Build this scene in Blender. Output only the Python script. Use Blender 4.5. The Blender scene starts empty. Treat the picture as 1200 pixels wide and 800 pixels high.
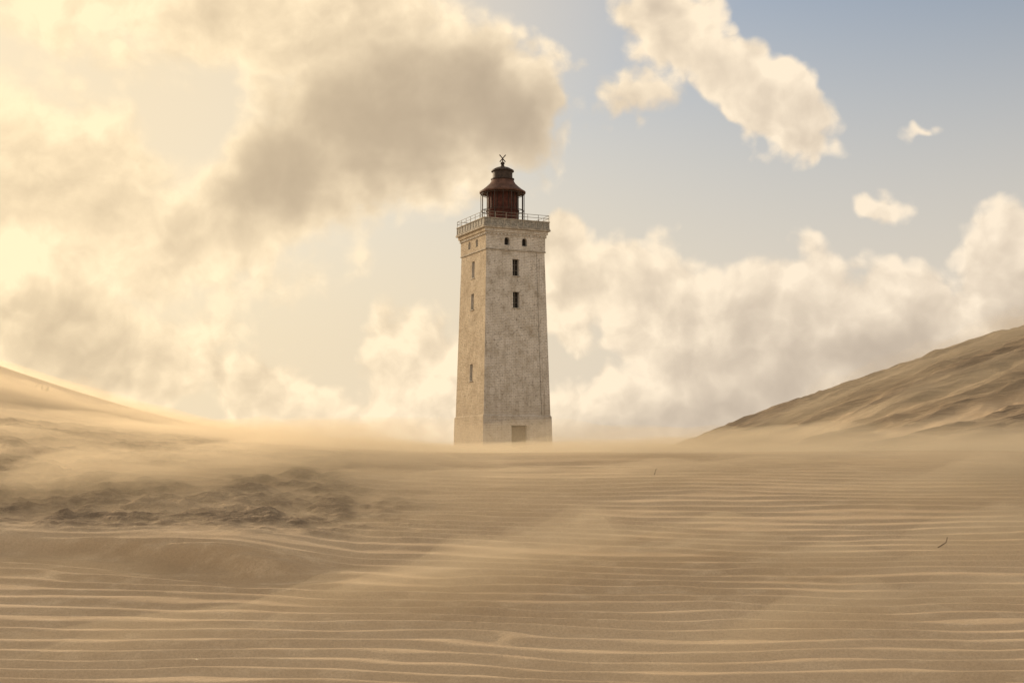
import bpy, bmesh, math, random
import numpy as np
from mathutils import Vector
random.seed(4)
S = bpy.context.scene
S.view_settings.view_transform = 'Standard'
S.view_settings.look = 'None'
S.view_settings.exposure = 0

CAMZ = 2.1
SUN_AZ, SUN_EL = -46.0, 18.0     # azimuth from +Y toward +X

# ------------------------------------------------------------ numpy noise
def _h(ix, iy, seed):
    n = (ix.astype(np.int64) * 374761393 + iy.astype(np.int64) * 668265263 + seed * 1442695041) & 0xffffffff
    n = ((n ^ (n >> 13)) * 1274126177) & 0xffffffff
    n = n ^ (n >> 16)
    return (n & 0xffff) / 65535.0
def vn(x, y, seed=0):
    ix = np.floor(x); iy = np.floor(y); fx = x - ix; fy = y - iy
    ux = fx * fx * fx * (fx * (fx * 6 - 15) + 10); uy = fy * fy * fy * (fy * (fy * 6 - 15) + 10)
    a = _h(ix, iy, seed); b = _h(ix + 1, iy, seed); c = _h(ix, iy + 1, seed); d = _h(ix + 1, iy + 1, seed)
    return (a * (1 - ux) + b * ux) * (1 - uy) + (c * (1 - ux) + d * ux) * uy
def fbm(x, y, seed=0, o=4, g=.5):
    s = 0; a = 1; t = 0
    for i in range(o):
        s = s + a * vn(x * 2 ** i + i * 17.3, y * 2 ** i + i * 9.1, seed + i); t += a; a *= g
    return s / t
def ss(a, b, x):
    t = np.clip((x - a) / (b - a), 0, 1); return t * t * (3 - 2 * t)

# ------------------------------------------------------------ terrain
def macro(x, d):
    a = -2.1 + .227 * d
    a = .15 * np.logaddexp(a / .15, -2.0 / .15)
    b = np.interp(d, [-50, 0, 12, 17, 22, 32, 60, 107, 200, 2000], [.07, .07, .215, .265, .24, .12, .25, .6, .5, -6])
    k = .14
    z = -k * np.logaddexp(-a / k, -b / k)
    # left dune
    t = np.clip(-x / 5.0, 0, 6)
    lz = .68 * t ** 2.1
    lz = 3.6 * np.tanh(lz / 3.6)
    z = z + lz * ss(5.6, 15.2, d) * (1 - ss(17, 38, d))
    # right dune
    e = np.logaddexp(0, (x - 4.1 + .9*(fbm(x*.1, d*.1, 91, 2)-.5)) * .375 / .22) * .22
    e = 14 * np.tanh(e / 14)
    z = z + e * ss(23, 47, d) * (1 - ss(58, 98, d))
    z = z + (fbm(x * .25, d * .25, 5, 3) - .5) * .10 * ss(4, 12, d) * (1 - .6*ss(9, 14, d)*(1-ss(25, 40, d)))
    z = z + (fbm(x * .02, d * .02, 7, 3) - .5) * 5 * ss(150, 400, np.hypot(x, d))
    return z + CAMZ

def scarp(x):
    return 7.42 + .10 * np.sin(x * 1.7 + .6) - .14 * np.clip(x + 2.2, -2, 2) + .12 * (fbm(x * 1.3, x * 0, 31, 3) - .5)*2

def full(x, d):
    z = macro(x, d)
    # damp, eroded patch on the left
    m = ss(-.2, -1.6, x + (fbm(x * .8, d * .8, 41, 3) - .5) * 2.2 + .16*(d-9)) * ss(7.5, 8.3, d) * (1 - ss(10.4, 12.6, d + (fbm(x*.5, d*.5, 43, 3)-.5)*2))
    m = m * ss(.18, .42, fbm(x * .6 + d * .25, d * .9, 44, 4))
    # scarp
    sc = scarp(x); u = d - sc
    step = ss(-.03, .05, u) * np.exp(-np.clip(u, 0, 9) / 1.3)
    smask = ss(-.75, -1.5, x) * (.45 + .8 * fbm(x * .9, x * 0 + 3, 33, 3))
    z = z + .12 * step * smask - .05 * np.exp(-((u + .12) / .12) ** 2) * smask
    # far right dune
    rd = ss(22, 30, d) * ss(3, 6, x) * (1 - ss(70, 100, d))
    # ripples
    lam = .120
    wy = d + .05 * x + .045 * np.sin(x*.9+1) + .52 * (fbm(x * .25, d * .5, 11, 3) - .5) + .13 * (fbm(x * .9, d * 2.2, 12, 3) - .5) + .06*(fbm(x*2.4, d*6, 14, 2)-.5)
    ph = wy / lam
    f = ph - np.floor(ph)
    # gentle stoss, steeper lee on the camera side
    prof = np.where(f < .34, ss(0, .34, f), 1 - ss(.34, 1, f)) - .5
    amp = .0190 * (.15 + 1.5 * fbm(x * .6, d * 1.1, 13, 4)) * (.45 + 1.1 * vn(x * 1.5, ph * .8, 15)) * (1 - .9*m)
    amp = amp * (1 + .25 * (1 - ss(5.5, 7.5, d))) * (1 - ss(9.5, 13, d)*.7) * (1 - ss(22, 30, d))
    band = 1 - .75 * ss(.02, .3, u) * (1 - ss(1.2, 3.2, u)) * smask.clip(0, 1)
    z = z + prof * amp * band
    # lumps
    l1 = fbm(x * 5.6, d * 5.6, 51, 5, .62)
    l2 = np.abs(fbm(x * 11, d * 11, 53, 3) - .5) * 2
    z = z + m * ((l1 - .5) * .11 - l2 * .024)
    st = fbm(x * .16 + d * .02, (d - .5 * x) * .7, 61, 5, .55)
    z = z + rd * ((st - .5) * .60 + (fbm(x * 1.4, d * 1.1, 63, 3) - .5) * .18)
    damp = np.clip(m * (.55 + 1.2 * ss(.34, .54, l1)), 0, 1)
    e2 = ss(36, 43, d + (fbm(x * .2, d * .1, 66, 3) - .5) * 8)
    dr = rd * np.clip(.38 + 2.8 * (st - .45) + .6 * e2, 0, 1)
    return z, damp, dr

def axis(parts):
    out = []
    for a, b, s in parts:
        n = max(1, int(round((b - a) / s))); out += list(np.linspace(a, b, n, endpoint=False))
    return out
ys = axis([(-60, 0, 4), (0, 4.4, .3), (4.4, 12, .013), (12, 16, .035), (16, 24, .1), (24, 62, .25), (62, 140, 2)])
ys += list(np.geomspace(140, 3000, 30))
xp = axis([(0, 4.8, .036), (4.8, 7, .08), (7, 28, .22), (28, 80, 2)]) + list(np.geomspace(80, 3000, 24))
xs = [-v for v in reversed(xp[1:])] + xp
X, Y = np.meshgrid(np.array(xs), np.array(ys))
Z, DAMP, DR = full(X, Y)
nr, nc = X.shape
co = np.stack([X, Y, Z], -1).reshape(-1, 3).astype(np.float32)
idx = np.arange(nr * nc).reshape(nr, nc)
q = np.stack([idx[:-1, :-1], idx[:-1, 1:], idx[1:, 1:], idx[1:, :-1]], -1).reshape(-1, 4)
me = bpy.data.meshes.new("sand_dune_ground")
me.vertices.add(len(co)); me.vertices.foreach_set("co", co.ravel())
me.loops.add(q.size); me.loops.foreach_set("vertex_index", q.ravel().astype(np.int32))
me.polygons.add(len(q)); me.polygons.foreach_set("loop_start", (np.arange(len(q)) * 4).astype(np.int32))
me.update(calc_edges=True)
me.polygons.foreach_set("use_smooth", np.ones(len(q), dtype=bool))
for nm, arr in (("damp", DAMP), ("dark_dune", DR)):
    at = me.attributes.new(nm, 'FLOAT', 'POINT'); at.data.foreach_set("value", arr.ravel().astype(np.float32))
me.validate()
ground = bpy.data.objects.new("sand_dune_ground", me)
S.collection.objects.link(ground)

# ------------------------------------------------------------ node helpers
class NT:
    def __init__(s, nt): s.nt = nt
    def n(s, t, **k):
        nd = s.nt.nodes.new(t)
        for a, b in k.items(): setattr(nd, a, b)
        return nd
    def put(s, sock, v):
        if hasattr(v, 'is_output'): s.nt.links.new(v, sock)
        else: sock.default_value = v
    def m(s, op, a, b=0.0, c=None, clamp=False):
        nd = s.n('ShaderNodeMath', operation=op, use_clamp=clamp)
        s.put(nd.inputs[0], a); s.put(nd.inputs[1], b)
        if c is not None: s.put(nd.inputs[2], c)
        return nd.outputs[0]
    def v(s, op, a, b=None):
        nd = s.n('ShaderNodeVectorMath', operation=op); s.put(nd.inputs[0], a)
        if b is not None:
            if op == 'SCALE': s.put(nd.inputs['Scale'], b)
            else: s.put(nd.inputs[1], b)
        return nd.outputs['Value'] if op in ('DOT_PRODUCT', 'LENGTH') else nd.outputs[0]
    def ss(s, x, a, b, lo=0., hi=1.):
        nd = s.n('ShaderNodeMapRange', interpolation_type='SMOOTHSTEP'); s.put(nd.inputs[0], x)
        s.put(nd.inputs[1], a); s.put(nd.inputs[2], b); nd.inputs[3].default_value = lo; nd.inputs[4].default_value = hi
        return nd.outputs[0]
    def noise(s, vec, sc, det=4, rough=.5, dist=0., out=0, signed=False):
        nd = s.n('ShaderNodeTexNoise'); s.put(nd.inputs['Vector'], vec)
        if signed: nd.normalize = False
        nd.inputs['Scale'].default_value = sc; nd.inputs['Detail'].default_value = det
        nd.inputs['Roughness'].default_value = rough; nd.inputs['Distortion'].default_value = dist
        return nd.outputs[out]
    def mix(s, f, a, b, bt='MIX'):
        nd = s.n('ShaderNodeMix', data_type='RGBA', blend_type=bt); s.put(nd.inputs[0], f)
        for i, c in ((6, a), (7, b)):
            if isinstance(c, tuple) and len(c) == 3: c = (*c, 1)
            s.put(nd.inputs[i], c)
        return nd.outputs[2]
    def mapping(s, vec, loc=(0, 0, 0), rot=(0, 0, 0), sc=(1, 1, 1), t='POINT'):
        nd = s.n('ShaderNodeMapping', vector_type=t); s.put(nd.inputs[0], vec)
        nd.inputs[1].default_value = loc; nd.inputs[2].default_value = rot; nd.inputs[3].default_value = sc
        return nd.outputs[0]
def material(name):
    m = bpy.data.materials.new(name); m.use_nodes = True
    b = m.node_tree.nodes['Principled BSDF']
    b.inputs['Roughness'].default_value = .9
    b.inputs['Specular IOR Level'].default_value = .15
    return m, NT(m.node_tree), b
def simple(name, col, rough=.7, var=.25, scale=6, metal=0, bump=0.0):
    m, t, b = material(name)
    g = t.n('ShaderNodeTexCoord').outputs['Object']
    n = t.noise(g, scale, 5, .6)
    f = t.ss(n, .35, .68)
    t.put(b.inputs['Base Color'], t.mix(f, tuple(c * (1 - var) for c in col), tuple(min(1, c * (1 + var)) for c in col)))
    b.inputs['Roughness'].default_value = rough; b.inputs['Metallic'].default_value = metal
    if bump:
        bp = t.n('ShaderNodeBump'); bp.inputs['Strength'].default_value = bump; bp.inputs['Distance'].default_value = .02
        t.put(bp.inputs['Height'], n); t.put(b.inputs['Normal'], bp.outputs[0])
    return m

# ------------------------------------------------------------ sand
m, t, b = material("sand")
P = t.n('ShaderNodeNewGeometry').outputs['Position']
damp = t.n('ShaderNodeAttribute', attribute_name="damp").outputs['Fac']
dark = t.n('ShaderNodeAttribute', attribute_name="dark_dune").outputs['Fac']
big = t.noise(t.mapping(P, sc=(.5, 1.1, 1)), .7, 4, .55)
fine = t.noise(P, 90, 3, .65)
grain = t.noise(P, 420, 1, .6)
mid = t.noise(t.mapping(P, sc=(1, 3, 1)), 5, 4, .6)
streak = t.noise(t.mapping(P, rot=(0, 0, math.radians(-40)), sc=(.35, 1.5, 1)), 1.1, 4, .55, .6)
c = t.mix(t.ss(big, .35, .65), (.48, .362, .235), (.585, .455, .308))
c = t.mix(t.ss(mid, .45, .75), c, (.62, .49, .335))
c = t.mix(t.m('MULTIPLY', t.ss(fine, .35, .7), .35), c, (.36, .27, .18))
c = t.mix(t.m('MULTIPLY', t.ss(grain, .58, .72), .5), c, (.23, .175, .125))
dn = t.m('MULTIPLY', damp, t.ss(t.noise(P, 9, 4, .7), .3, .6, .55, 1.0), clamp=True)
dn = t.m('MULTIPLY', dn, t.ss(streak, .50, .66, 1.0, .08))
c = t.mix(t.m('MULTIPLY', dn, .88), c, (.15, .113, .078))
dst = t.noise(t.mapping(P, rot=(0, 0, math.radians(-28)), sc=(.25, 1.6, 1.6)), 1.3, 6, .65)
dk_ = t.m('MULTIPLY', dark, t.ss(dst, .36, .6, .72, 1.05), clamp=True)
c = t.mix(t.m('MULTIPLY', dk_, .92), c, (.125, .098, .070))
t.put(b.inputs['Base Color'], c)
b.inputs['Roughness'].default_value = .95
hh = t.m('ADD', t.m('MULTIPLY', fine, .004), t.m('MULTIPLY', grain, .0016))
hh = t.m('ADD', hh, t.m('MULTIPLY', t.noise(P, 22, 3, .6), t.m('MULTIPLY_ADD', damp, .03, .004)))
hh = t.m('ADD', hh, t.m('MULTIPLY', dst, t.m('MULTIPLY', dark, .35)))
bp = t.n('ShaderNodeBump'); bp.inputs['Strength'].default_value = .75; bp.inputs['Distance'].default_value = 1
t.put(bp.inputs['Height'], hh); t.put(b.inputs['Normal'], bp.outputs[0])
ground.data.materials.append(m)

# ------------------------------------------------------------ blowing sand: homogeneous low wisps hugging the dunes
drift = bpy.data.objects.new("blowing_sand", None); S.collection.objects.link(drift)
def dust(name, dens):
    mt = bpy.data.materials.new(name); mt.use_nodes = True; mt.node_tree.nodes.clear(); t = NT(mt.node_tree)
    out = t.n('ShaderNodeOutputMaterial'); sc = t.n('ShaderNodeVolumePrincipled')
    sc.inputs['Color'].default_value = (1.0, .85, .625, 1); sc.inputs['Density'].default_value = dens; sc.inputs['Anisotropy'].default_value = .5
    sc.inputs['Density Attribute'].default_value = ""
    t.put(out.inputs['Volume'], sc.outputs[0])
    return mt
def wisp(name, cx, cy, L, Wd, ang, T, mat, seed, n=44, m_=20, rag=.6, fr=1.1):
    a = math.radians(ang); U, V = np.meshgrid(np.linspace(-1, 1, n), np.linspace(-1, 1, m_))
    rx = U * L * .5; ry = V * Wd * .5
    ry = ry + (fbm(U * 2, U * 0 + seed, seed, 2) - .5) * Wd * .5
    XX = cx + rx * math.cos(a) - ry * math.sin(a); YY = cy + rx * math.sin(a) + ry * math.cos(a)
    H = macro(XX, YY)
    fall = np.clip(1 - U ** 2, 0, 1) * np.clip(1 - V ** 2, 0, 1)
    nz = np.clip(1 + rag * 3.2 * (fbm(rx * fr + seed, ry * fr * 2, seed, 3) - .5), .03, 3)
    th = T * fall * nz
    vs = np.concatenate([np.stack([XX, YY, H + th + .003 - .03 * (fall < .001)], -1).reshape(-1, 3), np.stack([XX, YY, H - .06], -1).reshape(-1, 3)])
    r, c_ = XX.shape; N = r * c_; ii = np.arange(N).reshape(r, c_).tolist(); F = []
    for i in range(r - 1):
        for j in range(c_ - 1):
            q0, q1, q2, q3 = ii[i][j], ii[i][j + 1], ii[i + 1][j + 1], ii[i + 1][j]
            F.append((q0, q1, q2, q3)); F.append((q0 + N, q3 + N, q2 + N, q1 + N))
    for j in range(c_ - 1):
        F.append((ii[0][j], ii[0][j] + N, ii[0][j + 1] + N, ii[0][j + 1])); F.append((ii[-1][j + 1], ii[-1][j + 1] + N, ii[-1][j] + N, ii[-1][j]))
    for i in range(r - 1):
        F.append((ii[i + 1][0], ii[i + 1][0] + N, ii[i][0] + N, ii[i][0])); F.append((ii[i][-1], ii[i][-1] + N, ii[i + 1][-1] + N, ii[i + 1][-1]))
    me = bpy.data.meshes.new(name); me.from_pydata(vs.tolist(), [], F); me.materials.append(mat)
    o = bpy.data.objects.new(name, me); S.collection.objects.link(o); o.parent = drift
thin = dust("thin_dust", .14); med = dust("dust", .8)
wisp("crest_veil", 3, 20, 30, 16, 0, .16, thin, 3, 120, 60, .5)
wisp("slope_drift", 1.2, 10.6, 18, 6.6, 1, .125, med, 8, 160, 90, 1.2, .8)
for i, (cx, cy, L, Wd, an, T) in enumerate([(-2.6, 8.7, 3.4, .6, 42, .24), (-1.5, 9.5, 3.0, .7, 36, .18), (-3.7, 9.0, 2.6, .5, 45, .24),
        (.3, 7.3, 3.0, .7, 32, .18), (2.6, 7.7, 3.2, .7, 24, .17), (1.4, 6.4, 2.6, .5, 26, .13), (-1.2, 6.6, 2.4, .5, 30, .11), (3.6, 9.2, 3.4, .8, 18, .16),
        (-4.6, 13.4, 5.0, 2.2, 14, .20), (-2.2, 13.0, 5.0, 1.6, 8, .13)]):
    wisp("wisp_%d" % (i + 1), cx, cy, L, Wd, an, T, med, 20 + i, rag=1.0, fr=1.7)
wisp("dune_foot_drift", 12, 29, 20, 9, 8, .46, thin, 41, 60, 30, .6)
wisp("dune_face_drift", 12, 38, 16, 4, 12, .5, thin, 45, 60, 30, 1.0, .6)
wisp("dune_ridge_drift", 14, 45, 20, 4, 5, .7, thin, 47, 60, 30, 1.0, .5)

# ------------------------------------------------------------ lighthouse
LH = bpy.data.objects.new("lighthouse", None); S.collection.objects.link(LH)
LHX, LHY, LHZ = -.72, 107.0, CAMZ + .6
LH.location = (LHX, LHY, LHZ); LH.rotation_euler = (0, 0, math.radians(24.5))

def wall_mat(name, bare, basecol, tint, bm_):
    m, t, b = material(name)
    uv = t.n('ShaderNodeUVMap').outputs[0]
    P = t.n('ShaderNodeTexCoord').outputs['Object']
    br = t.n('ShaderNodeTexBrick'); t.put(br.inputs['Vector'], uv)
    br.inputs['Scale'].default_value = 1; br.inputs['Brick Width'].default_value = .30; br.inputs['Row Height'].default_value = .12
    br.inputs['Mortar Size'].default_value = .014; br.inputs['Mortar Smooth'].default_value = .3
    br.inputs['Color1'].default_value = (.34, .26, .18, 1); br.inputs['Color2'].default_value = (.52, .43, .31, 1)
    br.inputs['Mortar'].default_value = (.50, .45, .37, 1)
    n1 = t.noise(P, 1.1, 7, .62); n2 = t.noise(P, 6, 6, .7)
    st = t.noise(t.mapping(P, sc=(2.2, 2.2, .14)), 2.0, 6, .7)
    n3 = t.noise(P, 5, 6, .85)
    paint = t.mix(t.ss(n1, .35, .7), basecol, tuple(x * y for x, y in zip(basecol, (.76, .75, .72))))
    paint = t.mix(t.ss(st, .46, .68, 0, .65), paint, tint)
    paint = t.mix(t.m('MULTIPLY', br.outputs['Fac'], .5), paint, tuple(x * .5 for x in basecol))
    pe = t.m('ADD', t.m('MULTIPLY', n1, .35), t.m('MULTIPLY', n2, .65))
    z = t.n('ShaderNodeSeparateXYZ'); t.put(z.inputs[0], P)
    f = t.m('MULTIPLY', t.ss(pe, bare, bare + .12), bm_)
    c = t.mix(f, paint, br.outputs['Color'])
    c = t.mix(t.ss(n3, .52, .66, 0, .85), c, (.20, .17, .135))
    c = t.mix(t.ss(st, .60, .78, 0, .85), c, (.19, .16, .13))
    c = t.mix(t.ss(n1, .58, .75, 0, .5), c, (.30, .25, .19))
    c = t.mix(t.ss(z.outputs[2], 6.5, 3.4, 0, .3), c, (.44, .37, .28))
    t.put(b.inputs['Base Color'], c)
    bp = t.n('ShaderNodeBump'); bp.inputs['Strength'].default_value = 1; bp.inputs['Distance'].default_value = .05
    t.put(bp.inputs['Height'], t.m('SUBTRACT', t.m('MULTIPLY', n2, 1.2), t.m('MULTIPLY', br.outputs['Fac'], .6)))
    t.put(b.inputs['Normal'], bp.outputs[0])
    return m
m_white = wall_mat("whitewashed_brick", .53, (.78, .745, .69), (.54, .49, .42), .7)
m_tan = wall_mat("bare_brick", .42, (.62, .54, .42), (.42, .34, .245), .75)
m_dark = simple("window_shadow", (.03, .025, .022), .5)
m_red = simple("rusty_red_paint", (.095, .034, .024), .65, .35, 3, 0, .3)
m_roof = simple("rusty_copper_roof", (.115, .062, .046), .6, .3, 2)
m_iron = simple("dark_iron", (.06, .045, .037), .6)
m_rail = simple("grey_galvanised_rail", (.20, .18, .15), .6)
m_conc = simple("weathered_concrete", (.40, .37, .32), .9, .3, 5, 0, .6)
m_par = simple("grey_painted_parapet", (.30, .29, .26), .8, .35, 8, 0, .3)
m_wood = simple("door_boards", (.15, .115, .08), .8, .3, 5)

def obj(name, bm, mats, smooth=False, loc=(0, 0, 0)):
    me = bpy.data.meshes.new(name); bm.normal_update(); bm.to_mesh(me); bm.free()
    o = bpy.data.objects.new(name, me); S.collection.objects.link(o); o.parent = LH; o.location = loc
    for mm in (mats if isinstance(mats, list) else [mats]): me.materials.append(mm)
    if smooth:
        for p in me.polygons: p.use_smooth = True
    return o
def frustum(bm, levels):
    rings = []
    for w, z in levels:
        rings.append([bm.verts.new((sx * w, sy * w, z)) for sx, sy in ((-1, -1), (1, -1), (1, 1), (-1, 1))])
    for r0, r1 in zip(rings, rings[1:]):
        for i in range(4):
            j = (i + 1) % 4
            bm.faces.new((r0[i], r0[j], r1[j], r1[i]))
    bm.faces.new(list(reversed(rings[0]))); bm.faces.new(rings[-1])
def uvface(bm):
    uv = bm.loops.layers.uv.verify()
    for f in bm.faces:
        n = f.normal
        for l in f.loops:
            c = l.vert.co
            l[uv].uv = (c.x if abs(n.y) > abs(n.x) else c.y, c.z) if abs(n.z) < .9 else (c.x, c.y)
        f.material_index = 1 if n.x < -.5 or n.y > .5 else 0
def hw(z): return 2.80 + (2.385 - 2.80) * z / 16.3

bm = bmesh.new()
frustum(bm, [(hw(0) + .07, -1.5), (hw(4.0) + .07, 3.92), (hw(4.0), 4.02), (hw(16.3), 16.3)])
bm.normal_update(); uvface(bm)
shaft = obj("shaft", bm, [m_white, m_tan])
bm = bmesh.new()
frustum(bm, [(2.43, 16.302), (2.43, 17.45), (2.50, 17.452), (2.50, 17.56), (2.58, 17.562), (2.60, 17.80)])
bm.normal_update(); uvface(bm)
frieze = obj("frieze", bm, [m_white, m_tan])

def box(bm, cx, cy, cz, sx, sy, sz):
    r = bmesh.ops.create_cube(bm, size=1)
    for v in r['verts']: v.co = Vector((v.co.x * sx + cx, v.co.y * sy + cy, v.co.z * sz + cz))
def place(face, u, depth):
    return {'F': (u, -depth), 'L': (-depth, -u), 'B': (-u, depth), 'R': (depth, u)}[face]
def opening(bm, face, u, z0, z1, w, dep, arch=False, thick=.8):
    pts = [(-w / 2, z0), (w / 2, z0)]
    if arch:
        zc = z1 - w / 2
        pts += [(w / 2 * math.cos(a), zc + w / 2 * math.sin(a)) for a in np.linspace(0, math.pi, 9)]
    else: pts += [(w / 2, z1), (-w / 2, z1)]
    A = []; B = []
    for p, z in pts:
        x, y = place(face, u + p, dep + thick / 2); A.append(bm.verts.new((x, y, z)))
        x, y = place(face, u + p, dep - thick / 2); B.append(bm.verts.new((x, y, z)))
    n = len(pts)
    fs = [bm.faces.new(A), bm.faces.new(list(reversed(B)))]
    for i in range(n):
        j = (i + 1) % n; fs.append(bm.faces.new((A[j], A[i], B[i], B[j])))
    return fs
W_MAIN = []
for z0, z1 in ((14.35, 15.6), (11.95, 13.15)):
    for f in 'FLBR': W_MAIN.append((f, 0, z0, z1, .52))
for f in 'LR': W_MAIN.append((f, .12, 6.6, 7.85, .52))
DOOR = ('F', .1, .5, 3.25, 1.25)
def cut(target, specs, arch=False):
    bm = bmesh.new()
    for f, u, z0, z1, w in specs: opening(bm, f, u, z0, z1, w, hw(z0) if z0 < 16 else 2.43, arch)
    bmesh.ops.recalc_face_normals(bm, faces=bm.faces)
    c = obj("cutter", bm, m_dark)
    mo = target.modifiers.new("b", 'BOOLEAN'); mo.operation = 'DIFFERENCE'; mo.object = c; mo.solver = 'EXACT'
    bpy.context.view_layer.update()
    me = bpy.data.meshes.new_from_object(target.evaluated_get(bpy.context.evaluated_depsgraph_get()))
    target.modifiers.clear(); old = target.data; target.data = me
    bpy.data.objects.remove(c)
cut(shaft, W_MAIN + [DOOR])
W_FR = [(f, u, 16.62, 17.22, .42) for f in 'FLBR' for u in (-.72, .72)]
cut(frieze, W_FR, True)
bm = bmesh.new(); bf = bmesh.new(); bs = bmesh.new()
for f, u, z0, z1, w in W_MAIN:
    d = hw((z0 + z1) / 2)
    opening(bm, f, u, z0 + .01, z1 - .01, w - .02, d - .33, False, .04)
    opening(bf, f, u, z0 + .02, z1 - .02, .04, d - .28, False, .03)
    for zz in (z0 + (z1 - z0) * .33, z0 + (z1 - z0) * .66): opening(bf, f, u, zz, zz + .035, w - .04, d - .262, False, .03)
    opening(bs, f, u, z0 - .075, z0 - .004, w + .14, hw(z0) - .04, False, .22)
for f, u, z0, z1, w in W_FR:
    opening(bm, f, u, z0 + .01, z1 - .01, w - .02, 2.43 - .33, True, .04)
for b_ in (bm, bf, bs): bmesh.ops.recalc_face_normals(b_, faces=b_.faces)
obj("window_panes", bm, m_dark); obj("window_bars", bf, m_rail); obj("window_sills", bs, m_conc)
bm = bmesh.new()
for i in range(7): opening(bm, 'F', DOOR[1] - .52 + i * .173, .52, 3.2, .16, hw(2) - .2 + .008 * (i % 2), False, .06)
opening(bm, 'F', DOOR[1], 2.45, 2.57, 1.2, hw(2) - .14, False, .05)
bmesh.ops.recalc_face_normals(bm, faces=bm.faces); obj("door", bm, m_wood)
bm = bmesh.new()
for f in 'FLBR':
    for k in range(17):
        x, y = place(f, -2.4 + k * .3, 2.475)
        box(bm, x, y, 17.39, .14 if f in 'FB' else .09, .09 if f in 'FB' else .14, .11)
obj("dentils", bm, m_white)
bm = bmesh.new()
frustum(bm, [(2.405, 16.2), (2.47, 16.22), (2.47, 16.298), (2.42, 16.3)]); 
frustum(bm, [(2.70, 17.803), (2.74, 17.83), (2.74, 17.93), (2.68, 17.95)])
obj("string_course", bm, m_conc)
bm = bmesh.new(); bp_ = bmesh.new()
for f in 'FLBR':
    L = 2.66 if f in 'FB' else 2.60
    x, y = place(f, 0, 2.63); sx, sy = (2 * L, .05) if f in 'FB' else (.05, 2 * L - .05)
    box(bm, x, y, 18.24, sx, sy, .56)
    for k in range(11):
        x, y = place(f, -2.62 + k * .524, 2.665); box(bp_, x, y, 18.24, .05 if f in 'FB' else .045, .045 if f in 'FB' else .05, .55)
    for zz in (17.99, 18.535):
        x, y = place(f, 0, 2.668); sx, sy = (5.40, .10) if f in 'FB' else (.10, 5.22)
        box(bp_, x, y, zz, sx, sy, .055)
obj("gallery_parapet", bm, m_par); obj("parapet_frame", bp_, m_conc)
def rod(bm, a, b, r, seg=6):
    a = Vector(a); b = Vector(b); d = b - a
    res = bmesh.ops.create_cone(bm, cap_ends=True, segments=seg, radius1=r, radius2=r, depth=d.length)
    q = d.to_track_quat('Z', 'Y')
    for v in res['verts']: v.co = q @ v.co + (a + b) / 2
bm = bmesh.new()
cs = [(-2.64, -2.64), (2.64, -2.64), (2.64, 2.64), (-2.64, 2.64)]
for i in range(4):
    a = cs[i]; b_ = cs[(i + 1) % 4]
    for zz in (18.80, 19.02): rod(bm, (*a, zz), (*b_, zz), .018)
    for k in range(6):
        tt = k / 6; x = a[0] + (b_[0] - a[0]) * tt; y = a[1] + (b_[1] - a[1]) * tt
        rod(bm, (x, y, 18.5), (x, y, 19.03), .018)
obj("gallery_railing", bm, m_rail)
def lathe(name, prof, mat, seg=32, smooth=True):
    bm = bmesh.new(); rings = []
    for r, z in prof: rings.append([bm.verts.new((r * math.cos(2 * math.pi * k / seg), r * math.sin(2 * math.pi * k / seg), z)) for k in range(seg)])
    for r0, r1 in zip(rings, rings[1:]):
        for k in range(seg): bm.faces.new((r0[k], r0[(k + 1) % seg], r1[(k + 1) % seg], r1[k]))
    bm.faces.new(list(reversed(rings[0]))); bm.faces.new(rings[-1])
    o = obj(name, bm, mat)
    if smooth:
        for p in o.data.polygons: p.use_smooth = len(p.vertices) == 4
        o.data.set_sharp_from_angle(angle=math.radians(35))
    return o
lathe("lantern_drum", [(1.22, 17.96), (1.22, 19.55), (1.28, 19.56), (1.28, 19.66), (1.14, 19.67), (1.14, 20.98)], m_red, 24)
lathe("lantern_roof", [(1.68, 20.99), (1.76, 21.0), (1.77, 21.10), (1.55, 21.24), (1.25, 21.48), (1.0, 21.72), (.88, 21.92), (.84, 22.02)], m_roof, 32)
lathe("roof_cap", [(.80, 22.022), (.90, 22.04), (.90, 22.12), (.76, 22.14), (.76, 22.66), (.88, 22.68), (.86, 22.78), (.5, 22.98), (.16, 23.08), (.12, 23.2)], m_iron, 24)
lathe("finial_ball", [(.03, 23.19), (.13, 23.24), (.17, 23.33), (.13, 23.42), (.03, 23.47)], m_iron, 12)
bm = bmesh.new()
rod(bm, (0, 0, 23.4), (0, 0, 23.75), .04)
rod(bm, (-.2, .08, 23.45), (.22, -.08, 24.0), .04); rod(bm, (.2, -.08, 23.45), (-.22, .08, 24.0), .04)
obj("finial_vane", bm, m_iron)
bm = bmesh.new()
N = 16
for k in range(N):
    a = 2 * math.pi * k / N; a2 = 2 * math.pi * (k + 1) / N
    rod(bm, (1.66 * math.cos(a), 1.66 * math.sin(a), 17.96), (1.66 * math.cos(a), 1.66 * math.sin(a), 21.02), .035 if k % 2 == 0 else .022)
    for zz in (19.62, 20.9): rod(bm, (1.66 * math.cos(a), 1.66 * math.sin(a), zz), (1.66 * math.cos(a2), 1.66 * math.sin(a2), zz), .025)
    if k % 2 == 0:
        for zz in (19.62, 20.95): rod(bm, (1.2 * math.cos(a), 1.2 * math.sin(a), zz), (1.66 * math.cos(a), 1.66 * math.sin(a), zz), .022)
obj("lantern_balcony_posts", bm, m_iron)
bm = bmesh.new()
for k in range(16):
    a = 2 * math.pi * k / 16
    rod(bm, (1.16 * math.cos(a), 1.16 * math.sin(a), 19.66), (1.16 * math.cos(a), 1.16 * math.sin(a), 20.97), .03)
obj("lantern_mullions", bm, m_iron)
bm = bmesh.new()
rod(bm, (1.95, -hw(4) - .03, 4.05), (1.7, -hw(16.2) - .03, 16.2), .012)
obj("lightning_conductor", bm, m_rail)

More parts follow.
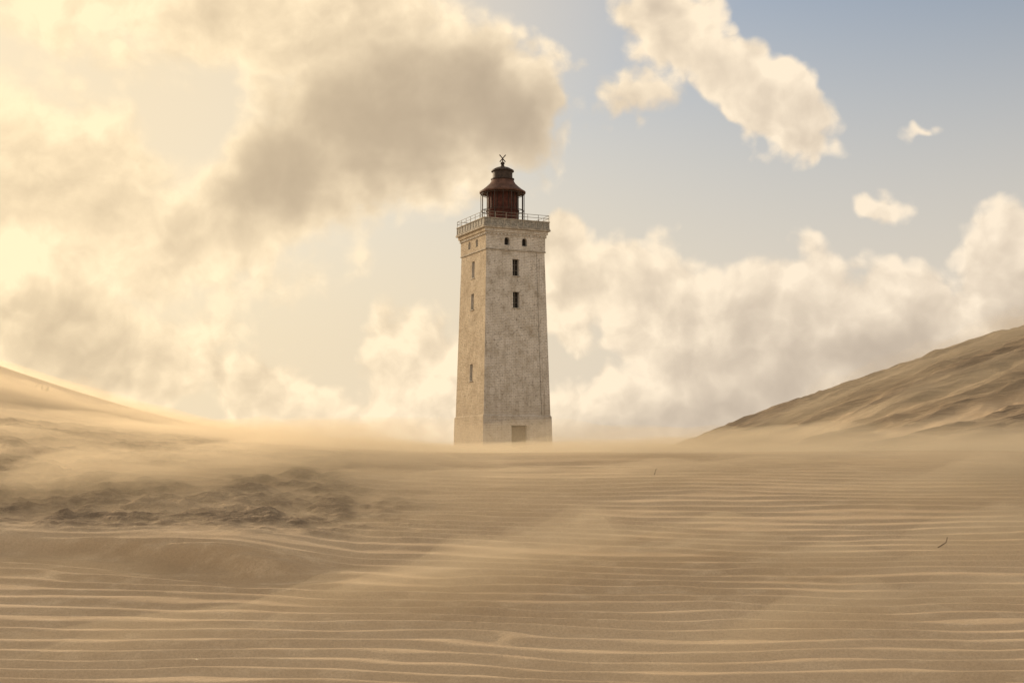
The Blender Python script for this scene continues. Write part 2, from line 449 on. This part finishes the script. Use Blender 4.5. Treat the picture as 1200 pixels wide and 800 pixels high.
# ------------------------------------------------------------ grass tufts and twigs
m_grass = simple("dry_grass", (.20, .16, .08), .8, .3, 20)
m_twig = simple("twig_bark", (.12, .085, .06), .9, .3, 30)
def H1(x, y): return float(full(np.array([[float(x)]]), np.array([[float(y)]]))[0][0, 0])
def tuft(x, y, n, h, spread):
    z = H1(x, y); bm = bmesh.new()
    for i in range(n):
        bx, by = random.gauss(0, spread), random.gauss(0, spread); hh = h * random.uniform(.5, 1.1)
        ang = random.uniform(0, 6.28); ln = random.uniform(.1, .5) * hh; w = .006
        gz = H1(x + bx, y + by) - z - .02
        prev = None
        for k in range(5):
            u = k / 4; cx = bx + math.cos(ang) * ln * u * u + .2 * hh * u * u; cy = by + math.sin(ang) * ln * u * u
            cz = gz + hh * (u - .2 * u * u)
            ww = w * (1 - u) + .001
            a = bm.verts.new((cx - ww, cy, cz)); b2 = bm.verts.new((cx + ww, cy, cz))
            if prev: bm.faces.new((prev[0], prev[1], b2, a))
            prev = (a, b2)
    me = bpy.data.meshes.new("marram_grass"); bm.to_mesh(me); bm.free(); me.materials.append(m_grass)
    o = bpy.data.objects.new("marram_grass", me); o.location = (x, y, z); S.collection.objects.link(o)
tuft(7.0, 42, 40, .40, .30)
tuft(-5.15, 15.6, 10, .10, .06)
def twig(pts, r):
    x, y = pts[0][0], pts[0][1]; z = H1(x, y); bm = bmesh.new()
    for a, b_ in pts[1:]:
        rod(bm, a, b_, r, 6)
    me = bpy.data.meshes.new("dry_twig"); bm.to_mesh(me); bm.free(); me.materials.append(m_twig)
    o = bpy.data.objects.new("dry_twig", me); o.location = (x, y, z); S.collection.objects.link(o)
twig([(2.30, 7.65), ((-.03, 0, .0), (.02, .02, .025)), ((.02, .02, .025), (.04, .06, .05))], .003)
twig([(.95, 9.6), ((0, 0, -.02), (.02, .0, .04))], .003)

# ------------------------------------------------------------ world: Nishita sky with a procedural cloud layer
W = bpy.data.worlds.new("World"); S.world = W; W.use_nodes = True
sd = (math.sin(math.radians(SUN_AZ)) * math.cos(math.radians(SUN_EL)), math.cos(math.radians(SUN_AZ)) * math.cos(math.radians(SUN_EL)), math.sin(math.radians(SUN_EL)))
t = NT(W.node_tree); W.node_tree.nodes.clear()
out = t.n('ShaderNodeOutputWorld')
dv = t.v('NORMALIZE', t.n('ShaderNodeTexCoord').outputs['Generated'])
zz_ = t.n('ShaderNodeSeparateXYZ'); t.put(zz_.inputs[0], dv)
az = t.m('MULTIPLY', t.m('ARCTAN2', zz_.outputs[0], zz_.outputs[1]), 57.296)
el = t.m('MULTIPLY', t.m('ARCSINE', zz_.outputs[2]), 57.296)
cb = t.n('ShaderNodeCombineXYZ'); t.put(cb.inputs[0], az); t.put(cb.inputs[1], el)
wcol = t.v('SUBTRACT', t.noise(dv, 9, 4, .6, out=1), (.5, .5, .5))
w1 = t.v('SCALE', wcol, 7.5)
ae = t.v('MULTIPLY', t.v('ADD', cb.outputs[0], w1), (1, 1, 0))
def field(lst, k, op, sm=.12):
    acc = None
    for (a, e, rx, ry, rt, w) in lst:
        g = t.n('ShaderNodeTexGradient', gradient_type='SPHERICAL')
        t.put(g.inputs[0], t.mapping(ae, (a, e, 0), (0, 0, math.radians(rt)), (rx * k, ry * k, 1), 'TEXTURE'))
        if op == 'ADD':
            v = t.m('MULTIPLY', t.m('MULTIPLY', g.outputs['Fac'], t.m('SUBTRACT', 1.9, g.outputs['Fac'])), w * 1.5)
            acc = v if acc is None else t.m('ADD', acc, v)
        else:
            v = t.m('MULTIPLY', g.outputs['Fac'], w)
            acc = v if acc is None else t.m('SMOOTH_MAX', acc, v, sm)
    return acc
blobs = [(-4.2, 14.6, 8.5, 4.4, 10, 1.2), (-9, 18.0, 9, 4, 0, 1.1), (-17, 18.5, 7, 3.2, 0, .85), (-9.3, 11.0, 7, 4.2, 30, 1.15),
         (-19.5, 11, 8, 5.6, -20, 1.2), (-14, 8.6, 6, 2.8, 0, .95), (-18, 5.0, 8.5, 3.0, 0, 1.15), (-11.5, 4.0, 4, 1.8, -20, .7),
         (-9.4, 2.6, 3.4, 3.0, 0, 1.05), (-4.0, 3.0, 3.6, 4.2, 20, 1.15), (-6.5, 1.2, 6, 2.2, 0, 1.1),
         (2.9, 7.6, 2.4, 3.6, 0, 1.10), (6.8, 5.8, 3.6, 4.4, 0, 1.15), (10.8, 5.2, 4.6, 4.4, 0, 1.15), (15.2, 5.2, 5.2, 4.2, 0, 1.15),
         (20.8, 6.2, 5.0, 4.4, 0, 1.15), (9, 1.5, 16, 3.5, 0, 1.1),
         (7.0, 18.2, 2.6, 2.8, 25, .80), (9.8, 15.6, 4.4, 2.2, -42, .92), (11.4, 13.5, 2.4, 1.0, -25, .75),
         (14.3, 10.9, 1.8, 1.0, -10, .56), (17.2, 13.6, 1.6, .6, 0, .42), (.9, 14.0, 2.8, 3.4, 0, .66), (5, 15.5, 3.6, 2.6, 0, .56)]
acc = field(blobs, 1.25, 'MAX')
far = t.ss(t.v('LENGTH', t.v('SUBTRACT', t.v('MULTIPLY', cb.outputs[0], (1, 1.4, 0)), (0, 11., 0))), 24, 34)
acc = t.m('ADD', acc, t.m('MULTIPLY', far, t.ss(t.noise(dv, 2.4, 2, .5), .40, .60, 0, .7)))
wob = t.v('ADD', dv, t.v('SCALE', wcol, .05))
azs = t.n('ShaderNodeSeparateXYZ'); t.put(azs.inputs[0], ae)
# crisp cauliflower heads on the right and low down, smoother sheets upper left
puff = t.m('MAXIMUM', t.ss(azs.outputs[0], -4, 3), t.ss(azs.outputs[1], 8, 5, 0, 1))
puffa = t.m('MULTIPLY_ADD', puff, .70, .50)
def detail(vec, full_=True):
    r = t.m('MULTIPLY', t.m('SUBTRACT', t.noise(vec, 11, 9 if full_ else 7, .58), .5), 1.6)
    vo = t.n('ShaderNodeTexVoronoi', feature='F1'); t.put(vo.inputs['Vector'], vec); vo.normalize = True
    vo.inputs['Scale'].default_value = 24; vo.inputs['Detail'].default_value = 1.8; vo.inputs['Roughness'].default_value = .6
    dd = vo.outputs['Distance']
    return t.m('ADD', r, t.m('MULTIPLY', t.m('SUBTRACT', .30, t.m('MULTIPLY', dd, t.m('ADD', dd, .55))), puffa))
n1 = detail(wob); n2 = detail(t.v('ADD', wob, (-.008, 0, .010)), False)
d1 = t.m('ADD', t.m('MULTIPLY_ADD', acc, 1.9, -.60), n1)
rel = t.m('SUBTRACT', n1, n2)
sky = t.n('ShaderNodeTexSky', sky_type='NISHITA'); sky.sun_disc = False
sky.sun_elevation = math.radians(SUN_EL); sky.sun_rotation = math.radians(SUN_AZ % 360)
sky.dust_density = 2.5; sky.air_density = 1.0; sky.ozone_density = 1.4
soft = t.m('MULTIPLY_ADD', puff, -.22, .54)
alpha = t.ss(d1, -.06, soft)
darks = [(-4.0, 13.8, 8, 3.2, 8, .92), (-9.0, 10.4, 5.5, 2.8, 25, .52), (-19, 11, 5, 2.6, -20, .26), (-16, 4.4, 8, 2.2, 0, .40),
         (14, 3.0, 11, 2.4, 5, .42), (19.5, 4.4, 7, 2.6, 0, .35), (5.6, 16.0, 2.6, 3.0, 20, .60), (-12, 17, 5, 2, 0, .30), (1.5, 14, 3, 3, 0, .5)]
dk = field(darks, 1.40, 'ADD')
dk = t.m('ADD', dk, t.m('MULTIPLY', far, .15))
thick = t.ss(d1, .20, 1.3)
shade = t.m('MULTIPLY', dk, t.m('MULTIPLY_ADD', thick, .75, .25))
shade = t.m('ADD', shade, t.m('MULTIPLY', thick, t.ss(azs.outputs[0], -6, 2, .06, .38)))
shade = t.m('SUBTRACT', shade, t.m('MULTIPLY', rel, 1.35))
shade = t.m('ADD', shade, t.m('MULTIPLY', t.m('SUBTRACT', t.noise(dv, 13, 5, .55), .5), .6))
shade = t.m('MAXIMUM', t.m('ADD', shade, .04), 0)
shade = t.m('SUBTRACT', 1, t.m('EXPONENT', t.m('MULTIPLY', shade, -1.15)))
sdot = t.v('DOT_PRODUCT', dv, sd)
warm = t.ss(sdot, .50, .96)
bright = t.mix(warm, (1.0, .85, .66), (1.18, .94, .60))
darkc = t.mix(warm, (.365, .30, .24), (.54, .415, .27))
darkc = t.mix(t.ss(azs.outputs[0], 1, 6), darkc, (.47, .385, .305))
cc = t.mix(shade, bright, darkc)
hz = t.ss(zz_.outputs[2], .42, .05, 0, .98)
hz2 = t.m('MAXIMUM', hz, t.ss(sdot, .50, .88, 0, .90))
hazec = t.mix(warm, (.74, .65, .535), (.95, .77, .50))
bgS = t.n('ShaderNodeBackground'); t.put(bgS.inputs[0], sky.outputs[0]); bgS.inputs[1].default_value = .12
bgH = t.n('ShaderNodeBackground'); t.put(bgH.inputs[0], hazec)
bgC = t.n('ShaderNodeBackground'); t.put(bgC.inputs[0], cc)
m1 = t.n('ShaderNodeMixShader'); t.put(m1.inputs[0], hz2); t.put(m1.inputs[1], bgS.outputs[0]); t.put(m1.inputs[2], bgH.outputs[0])
m2 = t.n('ShaderNodeMixShader'); t.put(m2.inputs[0], alpha); t.put(m2.inputs[1], m1.outputs[0]); t.put(m2.inputs[2], bgC.outputs[0])
t.put(out.inputs[0], m2.outputs[0])

# ------------------------------------------------------------ sun
sl = bpy.data.lights.new("sun", 'SUN'); sl.energy = 4.2; sl.angle = math.radians(1.5); sl.color = (1, .78, .53)
so = bpy.data.objects.new("sun", sl); S.collection.objects.link(so)
so.rotation_euler = Vector(sd).to_track_quat('Z', 'Y').to_euler()

# ------------------------------------------------------------ camera
cam = bpy.data.cameras.new("camera"); cam.lens = 50; cam.sensor_width = 36; cam.clip_end = 6000
co_ = bpy.data.objects.new("camera", cam); S.collection.objects.link(co_)
co_.location = (0, 0, CAMZ); co_.rotation_euler = (math.radians(90 + 5.48), 0, 0)
S.camera = co_
